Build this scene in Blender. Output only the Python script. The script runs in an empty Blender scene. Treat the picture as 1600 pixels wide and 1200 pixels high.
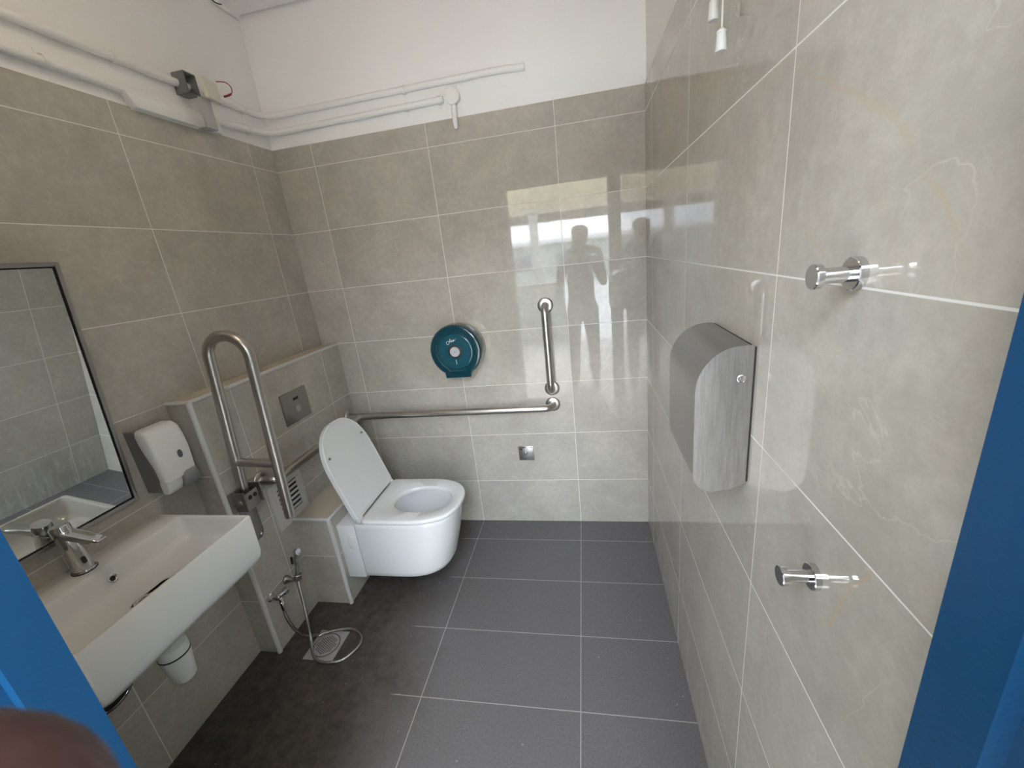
import bpy, bmesh, math, random
from mathutils import Vector, Matrix
random.seed(4)
PI = math.pi
SC = bpy.context.scene
COL = SC.collection

# ------------------------------------------------------------------ camera
CAM = Vector((-0.2984, -2.0972, 1.5581))
YAW, PITCH, ROLL, FPX = -0.1951, -0.3049, -0.1128, 637.32
fwd = Vector((math.sin(YAW)*math.cos(PITCH), math.cos(YAW)*math.cos(PITCH), math.sin(PITCH)))
r0 = Vector((math.cos(YAW), -math.sin(YAW), 0)); u0 = r0.cross(fwd)
RT = r0*math.cos(ROLL) + u0*math.sin(ROLL)
UP = -r0*math.sin(ROLL) + u0*math.cos(ROLL)
cd = bpy.data.cameras.new('camera'); cam = bpy.data.objects.new('camera', cd); COL.objects.link(cam)
cam.matrix_world = Matrix(((RT.x, UP.x, -fwd.x, CAM.x), (RT.y, UP.y, -fwd.y, CAM.y), (RT.z, UP.z, -fwd.z, CAM.z), (0, 0, 0, 1)))
cd.sensor_width = 36; cd.sensor_fit = 'HORIZONTAL'; cd.lens = FPX/1600*36
cd.clip_start = 0.005; cd.clip_end = 200
cd.dof.use_dof = True; cd.dof.focus_distance = 1.9; cd.dof.aperture_fstop = 20
SC.camera = cam

# ------------------------------------------------------------------ world, sun, exposure
w = bpy.data.worlds.new('sky'); SC.world = w; w.use_nodes = True
nt = w.node_tree; bg = nt.nodes['Background']
SKYS = 14.0
tc = nt.nodes.new('ShaderNodeTexCoord'); nz = nt.nodes.new('ShaderNodeTexNoise')
nz.inputs['Scale'].default_value = 3.0; nz.inputs['Detail'].default_value = 5
mp = nt.nodes.new('ShaderNodeMapping'); mp.inputs['Scale'].default_value = (1, 1, 3)
cr = nt.nodes.new('ShaderNodeValToRGB')
cr.color_ramp.elements[0].position = .35; cr.color_ramp.elements[0].color = (.55, .72, .98, 1)
cr.color_ramp.elements[1].position = .6; cr.color_ramp.elements[1].color = (.93, .96, 1, 1)
nt.links.new(tc.outputs['Generated'], mp.inputs[0]); nt.links.new(mp.outputs[0], nz.inputs[0])
nt.links.new(nz.outputs[0], cr.inputs[0]); nt.links.new(cr.outputs[0], bg.inputs[0])
bg.inputs[1].default_value = SKYS
sd = bpy.data.lights.new('sun', 'SUN'); so = bpy.data.objects.new('sun', sd); COL.objects.link(so)
sd.energy = 5.5; sd.angle = .01; sd.color = (1, .95, .86)
so.rotation_euler = Vector((-.05, .22, -.975)).to_track_quat('-Z', 'Y').to_euler()   # high afternoon sun on the walkway
pl = bpy.data.lights.new('doorway_portal', 'AREA'); po = bpy.data.objects.new('doorway_portal', pl); COL.objects.link(po)
pl.shape = 'RECTANGLE'; pl.size = .92; pl.size_y = 2.12; pl.cycles.is_portal = True
po.location = (-.5, -1.975, 1.06); po.rotation_euler = (PI/2, 0, 0)
SC.view_settings.view_transform = 'Standard'; SC.view_settings.look = 'None'
SC.view_settings.gamma = 1; SC.view_settings.use_curve_mapping = False
SC.view_settings.exposure = 0.70
SC.cycles.max_bounces = 14; SC.cycles.diffuse_bounces = 8; SC.cycles.glossy_bounces = 8
SC.cycles.caustics_reflective = True; SC.cycles.sample_clamp_indirect = 6

# ------------------------------------------------------------------ helpers
def link(name, me, mat=None, parent=None, smooth=False):
    o = bpy.data.objects.new(name, me); COL.objects.link(o)
    for m in (mat if isinstance(mat, (list, tuple)) else [mat]):
        if m: me.materials.append(m)
    if smooth:
        for p in me.polygons: p.use_smooth = True
        me.set_sharp_from_angle(angle=math.radians(smooth if smooth is not True else 40))
    if parent is not None:
        o.parent = parent
        o.matrix_parent_inverse = Matrix.Translation(-parent.location)
    return o

def fin(name, bm, mat, parent=None, smooth=40, bevel=0, seg=2):
    if bevel:
        bmesh.ops.remove_doubles(bm, verts=bm.verts, dist=1e-6)
        es = [e for e in bm.edges if len(e.link_faces) == 2 and e.calc_face_angle(0) > .6]
        bmesh.ops.bevel(bm, geom=es, offset=bevel, segments=seg, profile=.5, affect='EDGES', clamp_overlap=True)
    bmesh.ops.recalc_face_normals(bm, faces=bm.faces)
    me = bpy.data.meshes.new(name); bm.to_mesh(me); bm.free()
    return link(name, me, mat, parent, smooth)

def B(): return bmesh.new()

def box(bm, x0, x1, y0, y1, z0, z1, M=None):
    vs = [bm.verts.new((x, y, z)) for x in (x0, x1) for y in (y0, y1) for z in (z0, z1)]
    for f in ((0, 1, 3, 2), (4, 6, 7, 5), (0, 4, 5, 1), (2, 3, 7, 6), (0, 2, 6, 4), (1, 5, 7, 3)):
        bm.faces.new([vs[i] for i in f])
    if M is not None: bmesh.ops.transform(bm, matrix=M, verts=vs)
    return vs

def loft(bm, loops, cap0=True, cap1=True, closed=False):
    L = [[bm.verts.new(p) for p in lp] for lp in loops]
    n = len(L[0])
    pairs = list(zip(L, L[1:])) + ([(L[-1], L[0])] if closed else [])
    for a, b in pairs:
        for i in range(n):
            bm.faces.new((a[i], a[(i+1) % n], b[(i+1) % n], b[i]))
    if not closed:
        if cap0: bm.faces.new(L[0])
        if cap1: bm.faces.new(L[-1])
    return L

def frames(axis):
    a = Vector(axis).normalized(); t = Vector((0, 0, 1)) if abs(a.z) < .9 else Vector((1, 0, 0))
    u = a.cross(t).normalized(); return a, u, a.cross(u)

def lathe(bm, org, axis, prof, n=32, cap0=True, cap1=True):
    """prof = [(distance along axis, radius)]"""
    a, u, v = frames(axis); org = Vector(org)
    loops = [[org + a*d + (u*math.cos(2*PI*i/n) + v*math.sin(2*PI*i/n))*max(r, 1e-5) for i in range(n)] for d, r in prof]
    return loft(bm, loops, cap0, cap1)

def catmull(P, k=8, closed=False):
    P = [Vector(p) for p in P]; out = []
    n = len(P)
    for i in range(n if closed else n-1):
        g = (lambda j: P[j % n]) if closed else (lambda j: P[max(0, min(n-1, j))])
        a, b, c, d = g(i-1), g(i), g(i+1), g(i+2)
        for s in range(k):
            t = s/k
            out.append(.5*((2*b) + (c-a)*t + (2*a-5*b+4*c-d)*t*t + (3*b-a-3*c+d)*t**3))
    if not closed: out.append(P[-1])
    return out

def fillet(P, r, k=8):
    """polyline with rounded corners"""
    P = [Vector(p) for p in P]; out = [P[0]]
    for i in range(1, len(P)-1):
        a, b, c = P[i-1], P[i], P[i+1]
        rr = r[i-1] if isinstance(r, (list, tuple)) else r
        d1 = (a-b).normalized(); d2 = (c-b).normalized()
        ang = d1.angle(d2); tl = rr/math.tan(ang/2)
        tl = min(tl, (a-b).length*.5 if i > 1 else (a-b).length, (c-b).length*.5 if i < len(P)-2 else (c-b).length)
        R_ = tl*math.tan(ang/2)
        ctr = b + (d1+d2).normalized()*(R_/math.sin(ang/2))
        s = b + d1*tl - ctr; e = b + d2*tl - ctr
        for j in range(k+1):
            q = s.normalized().slerp(e.normalized(), j/k)*R_ if s.length > 1e-9 else s
            out.append(ctr + q)
    out.append(P[-1]); return out

def tube(bm, P, r, n=16, caps=True, closed=False):
    P = [Vector(p) for p in P]; m = len(P)
    T = []
    for i in range(m):
        a = P[i-1] if (i > 0 or closed) else P[i]; b = P[(i+1) % m] if (i < m-1 or closed) else P[i]
        T.append((b-a).normalized())
    _, u, _ = frames(T[0]); loops = []
    for i in range(m):
        u = (u - T[i]*u.dot(T[i])).normalized(); v = T[i].cross(u)
        rr = r[i] if isinstance(r, (list, tuple)) else r
        loops.append([P[i] + (u*math.cos(2*PI*j/n) + v*math.sin(2*PI*j/n))*rr for j in range(n)])
    return loft(bm, loops, caps, caps, closed)

def prism(bm, pts, fn, t0, t1):
    """extrude 2D polygon: fn(a,b,t)->point"""
    return loft(bm, [[Vector(fn(a, b, t0)) for a, b in pts], [Vector(fn(a, b, t1)) for a, b in pts]])

def rrect(x0, x1, y0, y1, r, k=6):
    out = []
    for cx, cy, a0 in ((x1-r, y1-r, 0), (x0+r, y1-r, PI/2), (x0+r, y0+r, PI), (x1-r, y0+r, 1.5*PI)):
        for i in range(k+1):
            a = a0 + PI/2*i/k; out.append((cx + r*math.cos(a), cy + r*math.sin(a)))
    return out

def thing(name, label, cat, loc=(0, 0, 0), group=None):
    o = bpy.data.objects.new(name, None); COL.objects.link(o); o.location = loc; o.empty_display_size = .05
    o['label'] = label; o['category'] = cat
    if group: o['group'] = group
    return o
def tag(o, label, cat, group=None):
    o['label'] = label; o['category'] = cat
    if group: o['group'] = group
    return o
def struct(name, bm, mat, parent=None, label=None, **k):
    o = fin(name, bm, mat, parent, **k)
    if parent is None: o['kind'] = 'structure'
    if label: o['label'] = label
    return o

# ------------------------------------------------------------------ materials
def srgb(r, g, b):
    f = lambda c: (c/255/12.92) if c/255 <= .04045 else ((c/255+.055)/1.055)**2.4
    return (f(r), f(g), f(b), 1)
def mat(name, col, rough=.5, metal=0, ior=1.5, coat=0, bump=0, bscale=200, var=0, vscale=4):
    m = bpy.data.materials.new(name); m.use_nodes = True; t = m.node_tree; p = t.nodes['Principled BSDF']
    p.inputs['Base Color'].default_value = col; p.inputs['Roughness'].default_value = rough
    p.inputs['Metallic'].default_value = metal; p.inputs['IOR'].default_value = ior
    p.inputs['Coat Weight'].default_value = coat
    tc = t.nodes.new('ShaderNodeTexCoord')
    if bump:
        n = t.nodes.new('ShaderNodeTexNoise'); n.inputs['Scale'].default_value = bscale; n.inputs['Detail'].default_value = 3
        b = t.nodes.new('ShaderNodeBump'); b.inputs['Strength'].default_value = bump; b.inputs['Distance'].default_value = .002
        t.links.new(tc.outputs['Object'], n.inputs[0]); t.links.new(n.outputs[0], b.inputs['Height']); t.links.new(b.outputs[0], p.inputs['Normal'])
    if var:
        n = t.nodes.new('ShaderNodeTexNoise'); n.inputs['Scale'].default_value = vscale; n.inputs['Detail'].default_value = 4
        r = t.nodes.new('ShaderNodeMapRange'); r.inputs[1].default_value = .3; r.inputs[2].default_value = .7
        r.inputs[3].default_value = 1-var; r.inputs[4].default_value = 1+var
        x = t.nodes.new('ShaderNodeVectorMath'); x.operation = 'SCALE'; x.inputs[0].default_value = col[:3]
        t.links.new(tc.outputs['Object'], n.inputs[0]); t.links.new(n.outputs[0], r.inputs[0])
        t.links.new(r.outputs[0], x.inputs['Scale']); t.links.new(x.outputs[0], p.inputs['Base Color'])
    return m

class NT:
    def __init__(s, name):
        s.m = bpy.data.materials.new(name); s.m.use_nodes = True; s.t = s.m.node_tree; s.p = s.t.nodes['Principled BSDF']
    def n(s, typ, **k):
        o = s.t.nodes.new(typ)
        for a, b in k.items(): setattr(o, a, b)
        return o
    def set(s, sock, v):
        if isinstance(v, (int, float, tuple)): sock.default_value = v
        else: s.t.links.new(v, sock)
    def math(s, op, a, b=None, c=None, clamp=False):
        o = s.n('ShaderNodeMath', operation=op, use_clamp=clamp); s.set(o.inputs[0], a)
        if b is not None: s.set(o.inputs[1], b)
        if c is not None: s.set(o.inputs[2], c)
        return o.outputs[0]
    def noise(s, vec, scale, detail=3, rough=.5, dist=0):
        o = s.n('ShaderNodeTexNoise'); s.set(o.inputs['Vector'], vec); o.inputs['Scale'].default_value = scale
        o.inputs['Detail'].default_value = detail; o.inputs['Roughness'].default_value = rough; o.inputs['Distortion'].default_value = dist
        return o.outputs[0]
    def rng(s, v, a, b, c=0., d=1.):
        o = s.n('ShaderNodeMapRange', clamp=True); s.set(o.inputs[0], v)
        for i, q in zip((1, 2, 3, 4), (a, b, c, d)): o.inputs[i].default_value = q
        return o.outputs[0]
    def mix(s, f, a, b):
        o = s.n('ShaderNodeMix', data_type='RGBA'); s.set(o.inputs[0], f); s.set(o.inputs[6], a); s.set(o.inputs[7], b)
        return o.outputs[2]
    def line(s, v, off, pitch, wd):
        """1 on the joints of a grid line family, plus the cell index"""
        q = s.math('DIVIDE', s.math('SUBTRACT', v, off), pitch)
        fr = s.math('FRACT', q); d = s.math('MULTIPLY', s.math('MINIMUM', fr, s.math('SUBTRACT', 1., fr)), pitch)
        return s.math('LESS_THAN', d, wd/2), s.math('FLOOR', q)

GROUT_W = .0026
def tile_material(name, axis, uoff, base=(.435, .405, .352), tan=.0, rough=.025, veins=(), z0=.2829):
    k = NT(name); g = k.n('ShaderNodeNewGeometry'); sp = k.n('ShaderNodeSeparateXYZ'); k.set(sp.inputs[0], g.outputs['Position'])
    u = sp.outputs[axis]; z = sp.outputs[2]
    gu, iu = k.line(u, uoff, .6, GROUT_W); gz, iz = k.line(z, z0, .3, GROUT_W)
    grout = k.math('MAXIMUM', gu, gz)
    ids = k.n('ShaderNodeCombineXYZ'); k.set(ids.inputs[0], iu); k.set(ids.inputs[1], iz); ids.inputs[2].default_value = axis*7.3
    wn = k.n('ShaderNodeTexWhiteNoise'); k.set(wn.inputs['Vector'], ids.outputs[0])
    off = k.n('ShaderNodeVectorMath', operation='SCALE'); k.set(off.inputs[0], wn.outputs['Color']); off.inputs['Scale'].default_value = 20
    P = k.n('ShaderNodeVectorMath', operation='ADD'); k.set(P.inputs[0], g.outputs['Position']); k.set(P.inputs[1], off.outputs[0])
    P = P.outputs[0]
    cloud = k.noise(P, 4, 6, .62, .4)
    fine = k.noise(P, 45, 4, .65)
    b = Vector(base)
    c = k.mix(k.rng(cloud, .3, .7), tuple(b*.86)+(1,), tuple(b*1.13)+(1,))
    c = k.mix(k.rng(fine, .35, .65, 0, .34), c, tuple(b*.74)+(1,))
    med = k.noise(P, 13, 5, .7, 1.5)
    c = k.mix(k.rng(med, .52, .68, 0, .20), c, tuple(b*1.30)+(1,))
    # pale hairline veins
    v1 = k.noise(P, 3.2, 5, .55, 1.2)
    ln = k.rng(k.math('ABSOLUTE', k.math('SUBTRACT', v1, .5)), 0., .006, 1., 0.)
    msk = k.rng(k.noise(P, 5.5, 2), .46, .6)
    c = k.mix(k.math('MULTIPLY', k.math('MULTIPLY', ln, msk), .35), c, tuple(b*1.45)+(1,))
    # brownish veins
    v2 = k.noise(P, 1.7, 4, .5, .8)
    ln2 = k.rng(k.math('ABSOLUTE', k.math('SUBTRACT', v2, .47)), 0., .004, 1., 0.)
    msk2 = k.rng(k.noise(P, 2.5, 2), .52, .6)
    c = k.mix(k.math('MULTIPLY', k.math('MULTIPLY', ln2, msk2), tan), c, (.50, .34, .18, 1))
    if veins:
        # chalky smears left by grouting, low on the wall
        st = k.n('ShaderNodeMapping'); k.set(st.inputs[0], g.outputs['Position']); st.inputs['Scale'].default_value = (1, 26, 3.2); st.inputs['Rotation'].default_value = (.35, 0, 0)
        sm = k.rng(k.noise(st.outputs[0], 1.6, 5, .65, .6), .50, .70)
        ms = k.math('MULTIPLY', k.rng(z, .05, .42, 1, 0), k.rng(sp.outputs[1], -1.35, -.9, 0, 1))
        c = k.mix(k.math('MULTIPLY', k.math('MULTIPLY', sm, ms), .42), c, (.75, .75, .76, 1))
        wob = k.n('ShaderNodeVectorMath', operation='SCALE'); 
        nz_ = k.n('ShaderNodeTexNoise'); k.set(nz_.inputs['Vector'], g.outputs['Position']); nz_.inputs['Scale'].default_value = 16; nz_.inputs['Detail'].default_value = 4
        k.set(wob.inputs[0], nz_.outputs['Color']); wob.inputs['Scale'].default_value = .022
        sw = k.n('ShaderNodeSeparateXYZ'); k.set(sw.inputs[0], wob.outputs[0])
        yy = k.math('ADD', sp.outputs[1], k.math('SUBTRACT', sw.outputs[1], .011)); zz = k.math('ADD', z, k.math('SUBTRACT', sw.outputs[2], .011))
        brk = k.rng(k.noise(g.outputs['Position'], 13, 3), .32, .55, .25, 1)
        for pts, wd, col, al in veins:
            tot = None
            for (ya, za), (yb, zb) in zip(pts, pts[1:]):
                dy, dz = yb-ya, zb-za; l2 = dy*dy+dz*dz
                py = k.math('SUBTRACT', yy, ya); pz = k.math('SUBTRACT', zz, za)
                tt = k.math('ADD', k.math('MULTIPLY', py, dy/l2), k.math('MULTIPLY', pz, dz/l2), clamp=True)
                ey = k.math('SUBTRACT', py, k.math('MULTIPLY', tt, dy)); ez = k.math('SUBTRACT', pz, k.math('MULTIPLY', tt, dz))
                d = k.math('SQRT', k.math('ADD', k.math('MULTIPLY', ey, ey), k.math('MULTIPLY', ez, ez)))
                tot = d if tot is None else k.math('MINIMUM', tot, d)
            c = k.mix(k.math('MULTIPLY', k.math('MULTIPLY', k.rng(tot, wd*.3, wd, 1, 0), brk), al), c, col)
    vb = k.rng(wn.outputs['Value'], 0, 1, .96, 1.04)
    sc = k.n('ShaderNodeVectorMath', operation='SCALE'); k.set(sc.inputs[0], c); k.set(sc.inputs['Scale'], vb)
    c = k.mix(grout, sc.outputs[0], (.70, .69, .66, 1))
    k.set(k.p.inputs['Base Color'], c)
    rr = k.rng(k.noise(g.outputs['Position'], 9, 3), .3, .7, rough*.7, rough*1.5)
    k.set(k.p.inputs['Roughness'], k.math('MAXIMUM', rr, k.math('MULTIPLY', grout, .7)))
    bp = k.n('ShaderNodeBump'); bp.inputs['Strength'].default_value = .5; bp.inputs['Distance'].default_value = .0012
    wav = k.math('MULTIPLY', k.noise(g.outputs['Position'], 7, 1), .18)
    k.set(bp.inputs['Height'], k.math('SUBTRACT', wav, grout))
    k.set(k.p.inputs['Normal'], bp.outputs[0])
    k.p.inputs['IOR'].default_value = 1.48
    return k.m

def floor_material():
    k = NT('charcoal_floor_tile'); g = k.n('ShaderNodeNewGeometry'); sp = k.n('ShaderNodeSeparateXYZ'); Pn = g.outputs['Position']; k.set(sp.inputs[0], Pn)
    gx, ix = k.line(sp.outputs[0], -.3873, .6, .0030); gy, iy = k.line(sp.outputs[1], -.1735, .3, .0028)
    ids = k.n('ShaderNodeCombineXYZ'); k.set(ids.inputs[0], ix); k.set(ids.inputs[1], iy)
    wn = k.n('ShaderNodeTexWhiteNoise'); k.set(wn.inputs['Vector'], ids.outputs[0])
    # dirt and cement smears hide the joints near the basin side
    dn = k.noise(Pn, 3.5, 5, .6, .3)
    side = k.rng(k.math('ADD', sp.outputs[0], k.math('MULTIPLY', dn, .5)), -1.05, -.72, 1., 0.)
    joint = k.math('MAXIMUM', gx, gy)
    keep = k.rng(k.math('ADD', k.noise(Pn, 2.6, 3), k.math('MULTIPLY', side, -.6)), .22, .34)
    gx_keep = k.math('MAXIMUM', k.math('MULTIPLY', gx, k.math('GREATER_THAN', sp.outputs[0], -1.1)), k.math('MULTIPLY', joint, keep))
    fine = k.noise(Pn, 160, 3, .7); cloud = k.noise(Pn, 5, 5, .6)
    c = k.mix(k.rng(fine, .35, .7), (.088, .083, .083, 1), (.148, .141, .141, 1))
    c = k.mix(k.rng(cloud, .3, .7, 0, .5), c, (.106, .100, .100, 1))
    brown = k.mix(k.rng(k.noise(Pn, 22, 5, .7), .35, .68), (.022, .016, .012, 1), (.080, .064, .052, 1))
    c = k.mix(k.math('MULTIPLY', side, .85), c, brown)
    # pale cement crust along the boxed-in corners
    cr1 = k.rng(k.noise(Pn, 14, 5, .7), .55, .72)
    edge = k.rng(k.math('ADD', sp.outputs[0], k.math('MULTIPLY', k.noise(Pn, 9, 3), .12)), -1.66, -1.54, 1., 0.)
    c = k.mix(k.math('MULTIPLY', k.math('MULTIPLY', cr1, edge), .45), c, (.17, .155, .14, 1))
    # grit specks
    vo = k.n('ShaderNodeTexVoronoi'); k.set(vo.inputs['Vector'], Pn); vo.inputs['Scale'].default_value = 38
    vc = k.n('ShaderNodeSeparateColor'); k.set(vc.inputs[0], vo.outputs['Color'])
    spk = k.math('MULTIPLY', k.math('LESS_THAN', vo.outputs['Distance'], .10), k.math('GREATER_THAN', vc.outputs[0], .93))
    c = k.mix(k.math('MULTIPLY', spk, .5), c, (.4, .39, .37, 1))
    c = k.mix(gx_keep, c, (.36, .34, .31, 1))
    k.set(k.p.inputs['Base Color'], c)
    k.set(k.p.inputs['Roughness'], k.math('ADD', k.rng(k.noise(Pn, 30, 3), .3, .7, .34, .52), k.math('MULTIPLY', side, .12)))
    bp = k.n('ShaderNodeBump'); bp.inputs['Strength'].default_value = .45; bp.inputs['Distance'].default_value = .0012
    k.set(bp.inputs['Height'], k.math('SUBTRACT', k.math('MULTIPLY', fine, .6), joint)); k.set(k.p.inputs['Normal'], bp.outputs[0])
    return k.m

M_back = tile_material('wall_tile_back', 0, -.3873)
M_left = tile_material('wall_tile_left', 1, -.1657)
VT = (.46, .36, .23, 1)
M_right = tile_material('wall_tile_right', 1, -.179, tan=.12, veins=[
    ([(-1.40, 1.75), (-1.534, 1.676), (-1.599, 1.641), (-1.625, 1.617)], .0052, VT, .36),
    ([(-1.625, 1.617), (-1.651, 1.587), (-1.684, 1.553), (-1.698, 1.528), (-1.711, 1.509)], .0034, VT, .5),
    ([(-1.673, 1.18), (-1.649, 1.127), (-1.620, 1.045)], .0028, (.50, .36, .24, 1), .6),
    ([(-1.45, 1.575), (-1.473, 1.538), (-1.518, 1.503)], .0022, VT, .6),
    ([(-1.235, 1.50), (-1.30, 1.40), (-1.317, 1.27)], .002, VT, .5), ([(-1.30, 1.36), (-1.20, 1.30)], .0018, VT, .5),
    ([(-1.56, 1.33), (-1.60, 1.27), (-1.58, 1.22)], .003, (.50, .42, .36, 1), .3), ([(-1.52, .98), (-1.56, .86), (-1.54, .74)], .003, (.50, .40, .32, 1), .4)])
M_front = tile_material('wall_tile_front', 0, -.3873)
M_floor = floor_material()
M_paint = mat('white_wall_paint', (.84, .825, .81, 1), .7, bump=.35, bscale=60, var=.02, vscale=2)
M_pipep = mat('painted_over_pipe', (.82, .81, .79, 1), .5, bump=.4, bscale=70)
M_trim = mat('pale_tile_trim', (.55, .54, .52, 1), .25)
M_topt = mat('ledge_top_lit_tile', (.52, .45, .36, 1), .25, var=.06, vscale=6)  # tan tile, lightened to paint in light falling from above
M_blue = mat('blue_door_paint', srgb(3, 60, 98), .38, bump=.15, bscale=120)
M_cer = mat('white_ceramic', (.70, .70, .69, 1), .07, coat=.3)
M_seat = mat('white_seat_plastic', (.69, .69, .675, 1), .22)
M_chr = mat('chrome', (.62, .62, .63, 1), .06, 1)
M_ss = mat('brushed_steel', (.50, .475, .45, 1), .3, 1, bump=.1, bscale=300)
M_ssd = mat('dull_steel', (.34, .32, .31, 1), .42, 1)
M_dark = mat('dark_void', (.01, .01, .01, 1), .6)
M_blk = mat('black_rubber', (.02, .02, .02, 1), .4)
M_white = mat('white_plastic', (.72, .715, .70, 1), .35)
M_cream = mat('cream_plastic', (.68, .64, .55, 1), .4)
M_grey = mat('grey_plastic', (.16, .16, .165, 1), .4)
M_grey2 = mat('mid_grey_plastic', (.21, .21, .21, 1), .45)
M_red = mat('red_wire', (.25, .01, .01, 1), .4)
M_mir = mat('mirror_silver', (.80, .84, .83, 1), .01, 1)
M_frame = mat('satin_aluminium', (.36, .35, .34, 1), .35, 1)
M_teal = mat('smoked_teal_plastic', (.004, .040, .058, 1), .12, coat=.5)
M_teal2 = mat('teal_plastic_light', (.008, .068, .098, 1), .18, coat=.4)
M_beige = mat('beige_plastic', (.42, .39, .35, 1), .45)
M_skin = mat('skin', (.034, .012, .010, 1), .45, bump=.2, bscale=250, var=.12, vscale=40)

# ================================================================== SETTING
W, YF, H, ZT = -1.80, -1.82, 2.92, 2.183
bm = B(); box(bm, -2.0, .2, -1.97, .2, -.1, 0); struct('floor', bm, M_floor, label='dark charcoal floor tiles with pale joints')
bm = B(); box(bm, -2.0, .2, -1.97, .2, H, H+.1); struct('ceiling', bm, M_paint)
def wall(name, tilebox, paintbox, mt):
    bm = B(); box(bm, *tilebox); n = len(bm.faces); box(bm, *paintbox)
    bm.faces.ensure_lookup_table()
    for f in bm.faces[n:]: f.material_index = 1
    return struct(name, bm, [mt, M_paint], smooth=30)
wall('wall_back', (-1.95, .15, 0, .15, 0, ZT), (-1.95, .15, .006, .15, ZT, H), M_back)
wall('wall_left', (-1.95, W, YF, 0, 0, ZT), (-1.95, W-.006, YF, .006, ZT, H), M_left)
wall('wall_right', (0, .15, YF-.15, 0, 0, ZT), (.006, .15, YF-.15, .006, ZT, H), M_right)
DX0, DX1, DH = -.95, -.05, 2.12
bm = B(); box(bm, -1.95, DX0-.04, YF-.15, YF, 0, ZT); box(bm, DX1+.04, 0, YF-.15, YF, 0, ZT)
n = len(bm.faces); box(bm, -1.95, 0, YF-.15, YF-.006, ZT, H); bm.faces.ensure_lookup_table()
for f in bm.faces[n:]: f.material_index = 1
struct('wall_front', bm, [M_front, M_paint], smooth=30)
# blue door frame: stepped section swept round the opening
def door_section():
    y0 = YF+.006
    # (outward from opening, y)
    return [(0, y0), (0, -1.866), (.015, -1.866), (.015, -1.975), (-.0, -1.975), (-.0, -1.985), (.055, -1.985), (.055, YF-.15-.002), (.039, YF-.15-.002), (.039, y0-.008), (.045, y0-.008), (.045, y0)]
sec = door_section()
bm = B()
loft(bm, [[Vector((DX0-a, y, 0)) for a, y in sec], [Vector((DX0-a, y, DH+a)) for a, y in sec],
          [Vector((DX1+min(a, .048), y, DH+a)) for a, y in sec], [Vector((DX1+min(a, .048), y, 0)) for a, y in sec]])
struct('door_1', bm, M_blue, smooth=30, label='bright blue painted steel door frame')

# boxed ledge on the left wall and the lower plinth behind the toilet
LX, LY, LZ = -1.70, -.945, 1.185
bm = B(); box(bm, W, LX, LY, 0, 0, LZ-.006); n = len(bm.faces); box(bm, W, LX, LY, 0, LZ-.006, LZ); bm.faces.ensure_lookup_table()
for f in bm.faces[n:]: f.material_index = 1
ledge = struct('trim_1', bm, [M_left, M_topt], smooth=30, label='tiled boxed-in ledge along the left wall')
bm = B(); tube(bm, fillet([(W, LY+.004, LZ-.004), (LX-.004, LY+.004, LZ-.004), (LX-.004, 0, LZ-.004)], .004, 3), .0085, 10)
tube(bm, [(LX-.004, LY+.004, 0), (LX-.004, LY+.004, LZ-.004)], .011, 12)
struct('corner_trim', bm, M_trim, ledge)
PX, PY, PZ = -1.512, -.668, .492
bm = B(); box(bm, LX, PX, PY, -.275, 0, PZ-.005); n = len(bm.faces); box(bm, LX, PX, PY, -.275, PZ-.005, PZ); bm.faces.ensure_lookup_table()
for f in bm.faces[n:]: f.material_index = 1
plinth = struct('trim_2', bm, [tile_material('wall_tile_plinth', 1, -.1657), M_topt], smooth=30, label='low tiled plinth behind the toilet')
bm = B(); tube(bm, fillet([(LX, PY+.004, PZ-.004), (PX-.004, PY+.004, PZ-.004), (PX-.004, -.275, PZ-.004)], .004, 3), .0085, 10)
tube(bm, [(PX-.004, PY+.004, 0), (PX-.004, PY+.004, PZ-.004)], .011, 12)
struct('corner_trim', bm, M_trim, plinth)
# painted beam high in the back left corner
bm = B()
loft(bm, [[Vector((W, y0, z0)), Vector((W, y1, z0)), Vector((W, y1, z1)), Vector((W, y0, z1))] for y0, y1, z0, z1 in ((-.16, 0, 2.735, H),)] +
         [[Vector((-1.36, -.10, 2.735)), Vector((-1.36, 0, 2.735)), Vector((-1.36, 0, H)), Vector((-1.36, -.10, H))]])
struct('trim_3', bm, M_paint, bevel=.01, smooth=30, label='white painted beam stub in the upper corner')

# ================================================================== PAINTED PIPES
def clip(parent, p, along, nrm, r):
    bm = B(); a = Vector(along); n_ = Vector(nrm); s = a.cross(n_)
    P = [Vector(p)+s*(r*2.1) - n_*r, Vector(p)+s*(r*1.15) - n_*r*.9] + [Vector(p) + (s*math.cos(t) + n_*math.sin(t))*(r*1.12) for t in [PI*i/8 for i in range(9)]] + [Vector(p)-s*(r*1.15) - n_*r*.9, Vector(p)-s*(r*2.1) - n_*r]
    loops = [[q + a*.007 + n_*.0012, q + a*.007 - n_*.0012, q - a*.007 - n_*.0012, q - a*.007 + n_*.0012] for q in P]
    loft(bm, loops); fin('pipe_clip', bm, M_pipep, parent)
zU, zL, pr = 2.325, 2.252, .0142
t = thing('wall_conduit', 'upper white-painted conduit along the left and back walls, ending bare on the back wall', 'pipe', (-1.78, -.9, zU))
bm = B(); tube(bm, fillet([(W+.008, YF+.01, zU-.008), (W+.008, -.06, zU), (-1.75, -.008, zU), (-.62, -.008, zU+.004), (-.50, -.004, zU)], [.05, .05, .3], 6), pr, 14)
fin('pipe', bm, M_pipep, t)
for p, al, n_ in (((W+.008, -.70, zU-.003), (0, 1, 0), (1, 0, 0)), ((W+.008, -.14, zU), (0, 1, 0), (1, 0, 0)), ((-1.06, -.008, zU), (1, 0, 0), (0, -1, 0))): clip(t, p, al, n_, pr)
t = thing('wall_conduit', 'lower white-painted conduit along the left and back walls, ending at a round box', 'pipe', (-1.78, -.9, zL))
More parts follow.
